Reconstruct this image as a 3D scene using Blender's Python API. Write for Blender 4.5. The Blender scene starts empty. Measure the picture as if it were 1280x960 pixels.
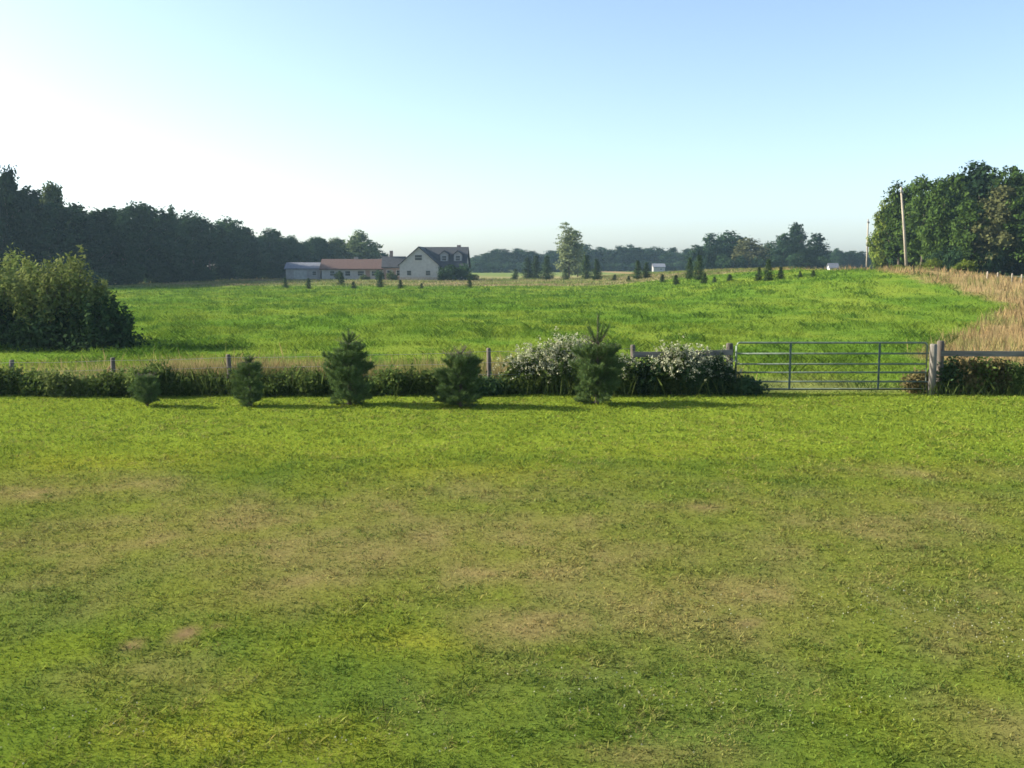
import bpy, math, random
import numpy as np
R = math.radians
sc = bpy.context.scene

# ------------------------------------------------------------------ camera, light, exposure
CAM_Z, F, HOR = 3.1, 1244.0, 332.0          # eye height, focal length in px of a 1280 px wide picture, horizon row
PITCH = math.atan((480 - HOR) / F)
cd = bpy.data.cameras.new('camera'); cam = bpy.data.objects.new('camera', cd)
sc.collection.objects.link(cam); sc.camera = cam
cam.location = (0, 0, CAM_Z); cam.rotation_euler = (R(90) - PITCH, 0, 0)
cd.sensor_width = 36; cd.lens = F / 1280 * 36; cd.clip_start = .1; cd.clip_end = 6000

SUN_EL, SUN_AZ = R(25), R(-82)              # azimuth clockwise from +Y (straight ahead); the sun stands to the left
w = bpy.data.worlds.new("World"); sc.world = w; w.use_nodes = True
nt = w.node_tree; bg = nt.nodes['Background']
sky = nt.nodes.new('ShaderNodeTexSky'); sky.sky_type = 'NISHITA'; sky.sun_disc = False
sky.sun_elevation = SUN_EL; sky.sun_rotation = SUN_AZ
sky.air_density = .75; sky.dust_density = 1.7; sky.ozone_density = 1.3; sky.altitude = 100
bg.inputs[1].default_value = .128
nt.links.new(sky.outputs[0], bg.inputs[0])
sd = bpy.data.lights.new('sun', 'SUN'); sd.energy = 5.0; sd.angle = R(.6); sd.color = (1, .93, .80)
so = bpy.data.objects.new('sun', sd); sc.collection.objects.link(so)
so.rotation_euler = (R(90) - SUN_EL, 0, -SUN_AZ + R(180))
sc.view_settings.view_transform = 'Standard'; sc.view_settings.look = 'None'
sc.view_settings.gamma = 1; sc.view_settings.exposure = 1.25
cy = sc.cycles
cy.max_bounces = 6; cy.diffuse_bounces = 3; cy.transmission_bounces = 3; cy.volume_bounces = 0
cy.use_denoising = True; cy.pixel_filter_type = 'BLACKMAN_HARRIS'; cy.filter_width = 1.6

rng = np.random.default_rng(7); random.seed(7)

# ------------------------------------------------------------------ terrain and picture-to-ground helpers
def ss(a, b, x):
    t = np.clip((np.asarray(x, float) - a) / (b - a), 0, 1); return t * t * (3 - 2 * t)

def _hash(i, j, s):
    n = (i * 374761393 + j * 668265263 + s * 1274126177) & 0xffffffff
    n = ((n ^ (n >> 13)) * 1274126177) & 0xffffffff
    return ((n ^ (n >> 16)) & 0xffff) / 65535.0

def vnoise(x, y, s=0):
    x = np.asarray(x, float); y = np.asarray(y, float)
    i = np.floor(x).astype(np.int64); j = np.floor(y).astype(np.int64)
    fx = x - i; fy = y - j; fx = fx * fx * (3 - 2 * fx); fy = fy * fy * (3 - 2 * fy)
    a = _hash(i, j, s); b = _hash(i + 1, j, s); c = _hash(i, j + 1, s); d = _hash(i + 1, j + 1, s)
    return (a * (1 - fx) + b * fx) * (1 - fy) + (c * (1 - fx) + d * fx) * fy

def fbm(x, y, s=0, o=4):
    v = 0; a = .5; t = 0
    for k in range(o):
        v = v + a * vnoise(x * 2 ** k + 17.3 * k, y * 2 ** k - 9.1 * k, s + k); t += a; a *= .55
    return v / t

def hgt(X, Y):
    X = np.asarray(X, float); Y = np.asarray(Y, float)
    h = 2.75 * ss(6, 42, X) * ss(34, 98, Y) * (1 - .8 * ss(130, 330, Y))
    h = h - .85 * ss(37, 46, X) * ss(48, 80, Y) * (1 - ss(200, 330, Y))
    h = h * (1 - ss(150, 320, X))
    h = h + .22 * (fbm(X / 14, Y / 14, 5, 3) - .5) * ss(26, 45, Y) * (1 - ss(200, 400, Y))
    h = h + .07 * (fbm(X / 2.5, Y / 2.5, 6, 3) - .5)
    return h

def ray(px, py):
    dx = (px - 640) / F; dy = (480 - py) / F
    c, s = math.cos(PITCH), math.sin(PITCH)
    return dx, c + dy * s, dy * c - s        # X, Y, Z of the view ray

def ground(px, py):
    x, y, z = ray(px, py)
    for Y in np.geomspace(4, 900, 3000):
        t = Y / y
        if CAM_Z + z * t <= hgt(x * t, Y): return x * t, Y
    return x * 900 / y, 900.

def atY(px, py, Y):                          # the point the pixel shows if it lies at depth Y
    x, y, z = ray(px, py); t = Y / y
    return x * t, Y, CAM_Z + z * t

# ------------------------------------------------------------------ mesh helpers
COL = sc.collection
def link(name, me, mat=None, parent=None):
    o = bpy.data.objects.new(name, me); COL.objects.link(o)
    if mat is not None and me is not None and not me.materials: me.materials.append(mat)
    if parent is not None: o.parent = parent
    return o

def tag(o, label=None, cat=None, group=None, kind=None):
    if label: o['label'] = label
    if cat: o['category'] = cat
    if group: o['group'] = group
    if kind: o['kind'] = kind
    return o

def empty(name, loc, rz=0.):
    o = bpy.data.objects.new(name, None); COL.objects.link(o); o.empty_display_size = .3
    o.location = loc; o.rotation_euler = (0, 0, rz); return o

def npmesh(name, V, n, col=None, smooth=False):
    """V: (faces*n, 3) vertices, every n of them one face."""
    V = np.ascontiguousarray(V, np.float32); nv = len(V); nf = nv // n
    me = bpy.data.meshes.new(name)
    me.vertices.add(nv); me.vertices.foreach_set('co', V.ravel())
    me.loops.add(nv); me.loops.foreach_set('vertex_index', np.arange(nv, dtype=np.int32))
    me.polygons.add(nf)
    me.polygons.foreach_set('loop_start', np.arange(0, nv, n, dtype=np.int32))
    me.polygons.foreach_set('loop_total', np.full(nf, n, np.int32))
    if col is not None:
        a = me.color_attributes.new('Col', 'FLOAT_COLOR', 'POINT')
        c = np.ones((nv, 4), np.float32); c[:, :3] = np.repeat(col, n, 0); a.data.foreach_set('color', c.ravel())
    me.update(calc_edges=True); return me

class MB:
    def __init__(s): s.v = []; s.f = []
    def add(s, vs, fs):
        b = len(s.v); s.v += [tuple(v) for v in vs]; s.f += [tuple(i + b for i in f) for f in fs]
    def box(s, c, d, rz=0.):
        cx, cy_, cz = c; a, b, h = d[0] / 2, d[1] / 2, d[2] / 2; co, si = math.cos(rz), math.sin(rz)
        vs = [(cx + x * co - y * si, cy_ + x * si + y * co, cz + z) for z in (-h, h) for x, y in ((-a, -b), (a, -b), (a, b), (-a, b))]
        s.add(vs, [(0, 3, 2, 1), (4, 5, 6, 7), (0, 1, 5, 4), (1, 2, 6, 5), (2, 3, 7, 6), (3, 0, 4, 7)])
    def tube(s, path, rad, n=8):
        P = [np.array(p, float) for p in path]
        if not hasattr(rad, '__len__'): rad = [rad] * len(P)
        vs = []
        for i, p in enumerate(P):
            t = P[min(i + 1, len(P) - 1)] - P[max(i - 1, 0)]; t = t / (np.linalg.norm(t) + 1e-9)
            u = np.cross(t, (0, 0, 1) if abs(t[2]) < .9 else (1, 0, 0)); u /= np.linalg.norm(u); v = np.cross(t, u)
            for k in range(n):
                a = 2 * math.pi * k / n; vs.append(p + rad[i] * (math.cos(a) * u + math.sin(a) * v))
        fs = [(i * n + k, i * n + (k + 1) % n, (i + 1) * n + (k + 1) % n, (i + 1) * n + k) for i in range(len(P) - 1) for k in range(n)]
        fs += [tuple(range(n - 1, -1, -1)), tuple((len(P) - 1) * n + k for k in range(n))]
        s.add(vs, fs)
    def mesh(s, name, smooth=False):
        me = bpy.data.meshes.new(name); me.from_pydata(s.v, [], s.f); me.update()
        if smooth: me.polygons.foreach_set('use_smooth', [True] * len(me.polygons))
        return me
    def build(s, name, mat, parent=None, smooth=False, bevel=0):
        o = link(name, s.mesh(name, smooth), mat, parent)
        if bevel:
            m = o.modifiers.new('bevel', 'BEVEL'); m.width = bevel; m.segments = 2; m.limit_method = 'ANGLE'
        return o

def copy_thing(o, loc, rz, scale):
    c = o.copy(); COL.objects.link(c); c.location = loc; c.rotation_euler = (0, 0, rz); c.scale = scale
    for ch in o.children:
        d = ch.copy(); COL.objects.link(d); d.parent = c
    return c

# ------------------------------------------------------------------ materials
def mat(name, col, rough=.8, noise=0., scale=5., spec=.3, metal=0., bump=0., stretch=(1, 1, 1)):
    m = bpy.data.materials.new(name); m.use_nodes = True; t = m.node_tree; p = t.nodes['Principled BSDF']
    p.inputs['Roughness'].default_value = rough; p.inputs['Metallic'].default_value = metal
    p.inputs['Specular IOR Level'].default_value = spec
    p.inputs['Base Color'].default_value = (*col, 1)
    if noise or bump:
        tc = t.nodes.new('ShaderNodeTexCoord'); mp = t.nodes.new('ShaderNodeMapping'); mp.inputs['Scale'].default_value = stretch
        nz = t.nodes.new('ShaderNodeTexNoise'); nz.inputs['Scale'].default_value = scale; nz.inputs['Detail'].default_value = 6
        t.links.new(tc.outputs['Object'], mp.inputs[0]); t.links.new(mp.outputs[0], nz.inputs['Vector'])
        mr = t.nodes.new('ShaderNodeMapRange'); mr.inputs[1].default_value = .3; mr.inputs[2].default_value = .7
        mr.inputs[3].default_value = 1 - noise; mr.inputs[4].default_value = 1 + noise
        t.links.new(nz.outputs[0], mr.inputs[0])
        mx = t.nodes.new('ShaderNodeVectorMath'); mx.operation = 'SCALE'; mx.inputs[0].default_value = col
        t.links.new(mr.outputs[0], mx.inputs['Scale']); t.links.new(mx.outputs[0], p.inputs['Base Color'])
        if bump:
            b = t.nodes.new('ShaderNodeBump'); b.inputs['Strength'].default_value = bump; b.inputs['Distance'].default_value = .02
            t.links.new(nz.outputs[0], b.inputs['Height']); t.links.new(b.outputs[0], p.inputs['Normal'])
    return m

def leaf_mat(name, col, col2, trans=.3, vary=.35, obj_vary=.25):
    """two leaf tones mixed per leaf and per plant, a little light passing through"""
    m = bpy.data.materials.new(name); m.use_nodes = True; t = m.node_tree
    t.nodes.remove(t.nodes['Principled BSDF'])
    g = t.nodes.new('ShaderNodeNewGeometry'); oi = t.nodes.new('ShaderNodeObjectInfo')
    mix = t.nodes.new('ShaderNodeMix'); mix.data_type = 'RGBA'
    mix.inputs[6].default_value = (*col, 1); mix.inputs[7].default_value = (*col2, 1)
    t.links.new(g.outputs['Random Per Island'], mix.inputs[0])
    mr = t.nodes.new('ShaderNodeMapRange'); mr.inputs[3].default_value = 1 - obj_vary; mr.inputs[4].default_value = 1 + obj_vary
    t.links.new(oi.outputs['Random'], mr.inputs[0])
    mx = t.nodes.new('ShaderNodeVectorMath'); mx.operation = 'SCALE'
    t.links.new(mix.outputs[2], mx.inputs[0]); t.links.new(mr.outputs[0], mx.inputs['Scale'])
    d = t.nodes.new('ShaderNodeBsdfDiffuse'); tr = t.nodes.new('ShaderNodeBsdfTranslucent'); ms = t.nodes.new('ShaderNodeMixShader')
    ms.inputs[0].default_value = trans
    t.links.new(mx.outputs[0], d.inputs[0]); t.links.new(mx.outputs[0], tr.inputs[0])
    t.links.new(d.outputs[0], ms.inputs[1]); t.links.new(tr.outputs[0], ms.inputs[2])
    t.links.new(ms.outputs[0], t.nodes['Material Output'].inputs[0])
    return m

def col_mat(name, trans=0., bump=0., fine=0.):
    """base colour from the mesh's own colour attribute, broken up by fine noise"""
    m = bpy.data.materials.new(name); m.use_nodes = True; t = m.node_tree
    t.nodes.remove(t.nodes['Principled BSDF'])
    a = t.nodes.new('ShaderNodeAttribute'); a.attribute_name = 'Col'; src = a.outputs['Color']
    d = t.nodes.new('ShaderNodeBsdfDiffuse')
    if fine:
        tc = t.nodes.new('ShaderNodeTexCoord')
        nz = t.nodes.new('ShaderNodeTexNoise'); nz.inputs['Scale'].default_value = 9; nz.inputs['Detail'].default_value = 8; nz.inputs['Roughness'].default_value = .75
        t.links.new(tc.outputs['Object'], nz.inputs['Vector'])
        mr = t.nodes.new('ShaderNodeMapRange'); mr.inputs[1].default_value = .3; mr.inputs[2].default_value = .7
        mr.inputs[3].default_value = 1 - fine; mr.inputs[4].default_value = 1 + fine
        t.links.new(nz.outputs[0], mr.inputs[0])
        mx = t.nodes.new('ShaderNodeVectorMath'); mx.operation = 'SCALE'
        t.links.new(src, mx.inputs[0]); t.links.new(mr.outputs[0], mx.inputs['Scale']); src = mx.outputs[0]
        if bump:
            b = t.nodes.new('ShaderNodeBump'); b.inputs['Strength'].default_value = bump; b.inputs['Distance'].default_value = .05
            t.links.new(nz.outputs[0], b.inputs['Height']); t.links.new(b.outputs[0], d.inputs['Normal'])
    t.links.new(src, d.inputs[0]); out = d.outputs[0]
    if trans:
        tr = t.nodes.new('ShaderNodeBsdfTranslucent'); ms = t.nodes.new('ShaderNodeMixShader'); ms.inputs[0].default_value = trans
        t.links.new(src, tr.inputs[0]); t.links.new(out, ms.inputs[1]); t.links.new(tr.outputs[0], ms.inputs[2]); out = ms.outputs[0]
    t.links.new(out, t.nodes['Material Output'].inputs[0])
    return m

M = dict(
    bark=mat('bark', (.10, .08, .06), .9, .4, 4, bump=.4, stretch=(1, 1, .2)),
    post=mat('weathered_post', (.10, .085, .068), .9, .45, 12, bump=.5, stretch=(1, 1, .15)),
    old_post=mat('grey_post', (.165, .15, .125), .9, .35, 12, bump=.5, stretch=(1, 1, .15)),
    board=mat('weathered_board', (.15, .14, .125), .9, .4, 14, bump=.4, stretch=(.12, 1, 1)),
    wire=mat('fence_wire', (.28, .27, .25), .6, metal=.5),
    gate=mat('gate_paint', (.14, .175, .135), .6, .3, 9, metal=.25),
    gate_dark=mat('gate_brace', (.07, .10, .09), .5, .3, 9, metal=.25),
    siding=mat('pale_siding', (.37, .365, .335), .8, .15, 2),
    grey_siding=mat('grey_siding', (.31, .295, .27), .8, .15, 2),
    stone=mat('tan_masonry', (.33, .29, .23), .9, .3, 3),
    brick=mat('brick', (.24, .17, .14), .9, .3, 6),
    dark_roof=mat('dark_shingle', (.045, .048, .052), .9, .3, 3),
    grey_roof=mat('grey_shingle', (.14, .15, .17), .9, .25, 3),
    red_roof=mat('red_shingle', (.098, .058, .045), .9, .25, 3),
    trim=mat('white_trim', (.45, .45, .43), .6),
    glass=mat('window_glass', (.02, .025, .03), .1, spec=.5),
    door=mat('door_paint', (.5, .5, .5), .6),
    white=mat('white_paint', (.75, .75, .74), .7, .08, 3),
    pole=mat('pole_wood', (.29, .255, .195), .9, .25, 6, stretch=(1, 1, .1)),
    ceramic=mat('insulator', (.3, .3, .32), .3),
    asphalt=mat('asphalt', (.06, .06, .062), .9, .25, 3),
    line=mat('road_paint', (.55, .45, .12), .8, .2, 3),
    petal=leaf_mat('petal', (.50, .51, .35), (.28, .28, .16), .25, obj_vary=.05),
    seed=leaf_mat('seed_head', (.30, .22, .11), (.20, .13, .07), .2),
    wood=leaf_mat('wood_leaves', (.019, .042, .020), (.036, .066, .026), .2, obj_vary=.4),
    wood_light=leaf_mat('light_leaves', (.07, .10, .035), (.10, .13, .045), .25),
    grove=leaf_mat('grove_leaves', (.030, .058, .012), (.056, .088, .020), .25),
    grove_lit=leaf_mat('bright_leaves', (.085, .13, .02), (.14, .17, .03), .25),  # lit copy of the grove leaves, sunlight put into the colour; also olive bushes
    brownish=leaf_mat('brownish_leaves', (.075, .082, .032), (.10, .105, .04), .2),
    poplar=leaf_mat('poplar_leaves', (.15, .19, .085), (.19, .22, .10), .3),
    spruce=leaf_mat('spruce_needles', (.028, .05, .02), (.055, .085, .03), .1),
    pine=leaf_mat('pine_needles', (.070, .122, .036), (.145, .21, .068), .15, obj_vary=.12),
    shrub=leaf_mat('shrub_leaves', (.13, .18, .045), (.24, .27, .09), .3),  # on the big shrubs: sunlit top, the light put into the leaf colour
    shrub_low=leaf_mat('dark_shrub_leaves', (.030, .060, .024), (.058, .095, .036), .25),  # dark bushes, and the big shrubs' lower leaves with shade put into the colour
    weed=leaf_mat('weed_leaves', (.05, .085, .020), (.13, .17, .045), .35),
    weed_brown=leaf_mat('brown_weed_leaves', (.09, .085, .03), (.15, .12, .055), .25),
    ground=col_mat('ground_turf', bump=.5, fine=.3),
    blade=col_mat('grass_blades', trans=.35),
)

# ------------------------------------------------------------------ ground colours (what grows where)
def blob(px, py, rx, ry):
    x, y, z = ray(px, py); t = -CAM_Z / z; X, Y = x * t, y * t
    return X, Y, rx * Y / F, ry * Y * Y / (F * CAM_Z)
DRY = [(*blob(a, b, c, d), e) for a, b, c, d, e in (
    (660, 675, 760, 85, .72), (300, 655, 330, 55, .85), (640, 690, 280, 75, .8), (920, 715, 280, 65, .7), (1120, 645, 260, 45, .6), (70, 612, 200, 22, .8),
    (370, 735, 190, 45, .8), (1230, 770, 170, 90, .55), (660, 775, 150, 32, .8), (880, 632, 140, 16, .6), (1170, 592, 150, 13, .7),
    (160, 850, 140, 35, .5), (860, 935, 140, 22, .5), (1240, 900, 110, 60, .6), (640, 610, 260, 22, .55), (260, 860, 110, 25, .45), (450, 690, 150, 25, .4))]
LUSH = [(*blob(a, b, c, d), e) for a, b, c, d, e in (
    (90, 735, 140, 65, .9), (800, 850, 230, 45, .9), (570, 880, 190, 50, .7), (50, 660, 90, 30, .5), (930, 900, 160, 40, .7), (1040, 830, 160, 35, .4), (1100, 520, 260, 14, .5))]
YEL = [(*blob(a, b, c, d), e) for a, b, c, d, e in (
    (510, 802, 100, 17, 1.), (290, 925, 210, 35, .9), (100, 577, 170, 17, 1.), (330, 560, 200, 15, .8), (590, 590, 150, 14, .8), (800, 560, 200, 14, .6), (1080, 580, 150, 12, .4))]
SOIL = [(*blob(a, b, c, d), e) for a, b, c, d, e in (
    (230, 795, 17, 10, 1.2), (168, 808, 14, 8, 1.), (940, 776, 17, 4, .9), (877, 634, 22, 4, .7), (700, 768, 30, 4, .5), (272, 785, 10, 5, .6))]
def blobs(L, X, Y, n):
    v = np.zeros_like(X)
    for a, b, c, d, e in L: v = np.maximum(v, e * np.exp(-(((X - a + n * c * .5) / c) ** 2 + ((Y - b + n * d * .7) / d) ** 2)))
    return v
C = lambda *a: np.array(a)
def mixc(a, b, t): return a + (b - a) * np.clip(t, 0, 1)[:, None]
FENCE_Y = 24.0
bX = lambda Y: np.interp(Y, [25, 30, 34, 38, 43, 52, 60, 70, 85, 97, 130], [15.5, 13.2, 13.6, 16, 19, 25, 30, 31, 35, 36.5, 36])
def dryness(X, Y):                            # the tan bank on the right
    n = (fbm(X / 3, Y / 6, 31, 3) - .5) * 5
    return ss(-1.2, 1.4, X - bX(Y) + n) * ss(FENCE_Y + 1, FENCE_Y + 5, Y)
def ground_col(X, Y):
    X = X.ravel(); Y = Y.ravel()
    n1 = fbm(X / 1.7, Y / 2.2, 1) - .5; n2 = fbm(X / .5, Y / .7, 2) - .5; n3 = fbm(X / 7, Y / 9, 3) - .5
    g = np.broadcast_to(C(.118, .158, .017), (len(X), 3))
    g = mixc(g, C(.078, .126, .015), .5 + n2 * 2.2 + n1)
    g = mixc(g, C(.200, .212, .022), blobs(YEL, X, Y, n1 * 2) * .75 + n1 * .8 * ss(14, 17, Y))
    g = mixc(g, C(.076, .126, .020), blobs(LUSH, X, Y, n1 * 2) * .7 + n2 * .6)
    far = ss(15.2, 17, Y + n1 * 2)
    g = mixc(g, C(.180, .232, .024), far * (.55 + n2))
    d = blobs(DRY, X, Y, n1 * 2.5)
    g = mixc(g, mixc(np.broadcast_to(C(.158, .142, .040), g.shape), C(.195, .158, .058), .5 + n2 * 2), d * (1.0 + n2 * .9 + n1 * .5))
    g = mixc(g, C(.165, .118, .055), blobs(SOIL, X, Y, n2 * 2) * 1.0)
    # pasture beyond the fence
    p = np.broadcast_to(C(.098, .176, .020), g.shape)
    p = mixc(p, C(.160, .215, .028), .4 + 2.4 * (fbm(X / 3.2, Y / 5, 11) - .5) + n3)
    p = mixc(p, C(.066, .130, .016), ss(.52, .72, fbm(X / 1.6, Y / 2.6, 12)) * .8)  # darker green hummocks, their shadow put into the colour too
    p = mixc(p, C(.19, .17, .075), ss(28, 25, Y + n1 * 3) * ss(-14, -6, X) * (1 - ss(9, 11, X)) * .55)
    g = mixc(g, p, ss(FENCE_Y - .2, FENCE_Y + .7, Y))
    # stubble strip and pale lawns in front of the houses
    edge = np.interp(X, [-80, -40, 0, 30, 60], [128, 150, 152, 138, 120])
    s = mixc(np.broadcast_to(C(.205, .21, .08), g.shape), C(.27, .205, .11), .5 + 2.2 * (fbm(X / 9, Y / 3, 21) - .5))
    s = mixc(s, C(.17, .21, .05), ss(.5, .65, fbm(X / 16, Y / 12, 22)) * .8)
    g = mixc(g, s, ss(-2, 3, Y - edge + n3 * 9))
    g = mixc(g, C(.12, .17, .045), ss(250, 330, Y + n3 * 60) * .8)
    # tan bank
    b = mixc(np.broadcast_to(C(.30, .22, .10), g.shape), C(.22, .17, .07), .5 + 2 * n1)
    g = mixc(g, b, dryness(X, Y) * (1 - ss(44, 50, X)))
    g = mixc(g, C(.09, .13, .03), dryness(X, Y) * ss(44, 50, X) * ss(60, 90, Y))
    return np.clip(g, .01, .5)

# ------------------------------------------------------------------ the ground sheet
def make_ground():
    nr, na = 430, 640
    r = np.concatenate([[0], np.geomspace(2.0, 1000, nr)])
    # finer in front of the camera than behind it
    u = np.linspace(-1, 1, na, endpoint=False); a = math.pi * (.45 * u + .55 * u ** 3)
    rr, aa = np.meshgrid(r, a, indexing='ij')
    X = rr * np.sin(aa); Y = rr * np.cos(aa); Z = hgt(X, Y)
    V = np.stack([X.ravel(), Y.ravel(), Z.ravel()], 1).astype(np.float32)
    i, j = np.meshgrid(np.arange(nr), np.arange(na), indexing='ij'); j2 = (j + 1) % na
    Fq = np.stack([i * na + j, i * na + j2, (i + 1) * na + j2, (i + 1) * na + j], -1).reshape(-1, 4)
    Fq = Fq[:, ::-1]
    me = bpy.data.meshes.new('ground'); me.vertices.add(len(V)); me.vertices.foreach_set('co', V.ravel())
    me.loops.add(Fq.size); me.loops.foreach_set('vertex_index', Fq.ravel().astype(np.int32))
    me.polygons.add(len(Fq)); me.polygons.foreach_set('loop_start', np.arange(0, Fq.size, 4, dtype=np.int32))
    me.polygons.foreach_set('loop_total', np.full(len(Fq), 4, np.int32))
    c = np.ones((len(V), 4), np.float32); c[:, :3] = ground_col(X, Y)
    me.color_attributes.new('Col', 'FLOAT_COLOR', 'POINT').data.foreach_set('color', c.ravel())
    me.polygons.foreach_set('use_smooth', np.ones(len(Fq), bool))
    me.update(calc_edges=True); me.validate()
    up = np.array([me.polygons[k].normal[2] for k in range(1000, 5000, 400)]).mean()
    if up < 0: me.flip_normals()
    tag(link('ground', me, M['ground']), 'mown lawn and pasture running out to the horizon', 'ground', kind='structure')
make_ground()

# road behind the tan bank
def make_road():
    c = [(86, 30), (70, 60), (60, 82), (52, 98), (46.8, 113), (48, 135), (55, 165), (82, 230), (125, 320), (190, 450), (280, 600)]
    P = []
    for k in range(len(c) - 1):
        for t in np.linspace(0, 1, 14, endpoint=False): P.append((c[k][0] + (c[k + 1][0] - c[k][0]) * t, c[k][1] + (c[k + 1][1] - c[k][1]) * t))
    for nm, w_, dz, m_ in (('road', 5.4, .10, M['asphalt']), ('road_centre_line', .25, .106, M['line'])):
        mb = MB(); vs = []
        for i, (x, y) in enumerate(P):
            q = P[min(i + 1, len(P) - 1)]; p = P[max(i - 1, 0)]; d = math.hypot(q[0] - p[0], q[1] - p[1])
            nx, ny = (q[1] - p[1]) / d, -(q[0] - p[0]) / d
            z = float(max(hgt(x - nx * 3.2, y - ny * 3.2), hgt(x, y), hgt(x + nx * 3.2, y + ny * 3.2))) + dz
            vs += [(x - nx * w_ / 2, y - ny * w_ / 2, z), (x + nx * w_ / 2, y + ny * w_ / 2, z)]
        mb.add(vs, [(2 * i, 2 * i + 1, 2 * i + 3, 2 * i + 2) for i in range(len(P) - 1)])
        tag(mb.build(nm, m_), 'country road behind the tan bank', 'road', kind='structure')
make_road()

# ------------------------------------------------------------------ grass (uncountable)
def blades(X, Y, h, wd, lean, col, z0=None):
    n = len(X); a = rng.uniform(0, 2 * np.pi, n); b = rng.uniform(0, 2 * np.pi, n)
    Z = hgt(X, Y) if z0 is None else z0
    base = np.stack([X, Y, Z - .005], 1)
    u = np.stack([np.cos(a), np.sin(a), np.zeros(n)], 1) * (wd / 2)[:, None]
    d = np.stack([np.cos(b) * lean, np.sin(b) * lean, np.ones(n)], 1)
    mid = base + d * np.array([.45, .45, .6]) * h[:, None]
    tip = base + d * h[:, None]
    V = np.stack([base - u, base + u, mid + u * .8, tip, mid - u * .8], 1).reshape(-1, 3)
    return V, col

def scatter(n, y0, y1, half=.62, pw=1.0, side=2.):
    """points in a wedge in front of the camera, thinning with distance"""
    v = rng.uniform(0, 1, n); Y = y0 * (y1 / y0) ** (v ** pw)
    X = rng.uniform(-1, 1, n) * (half * Y + side * rng.uniform(.6, 1, n))
    return X, Y

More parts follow.
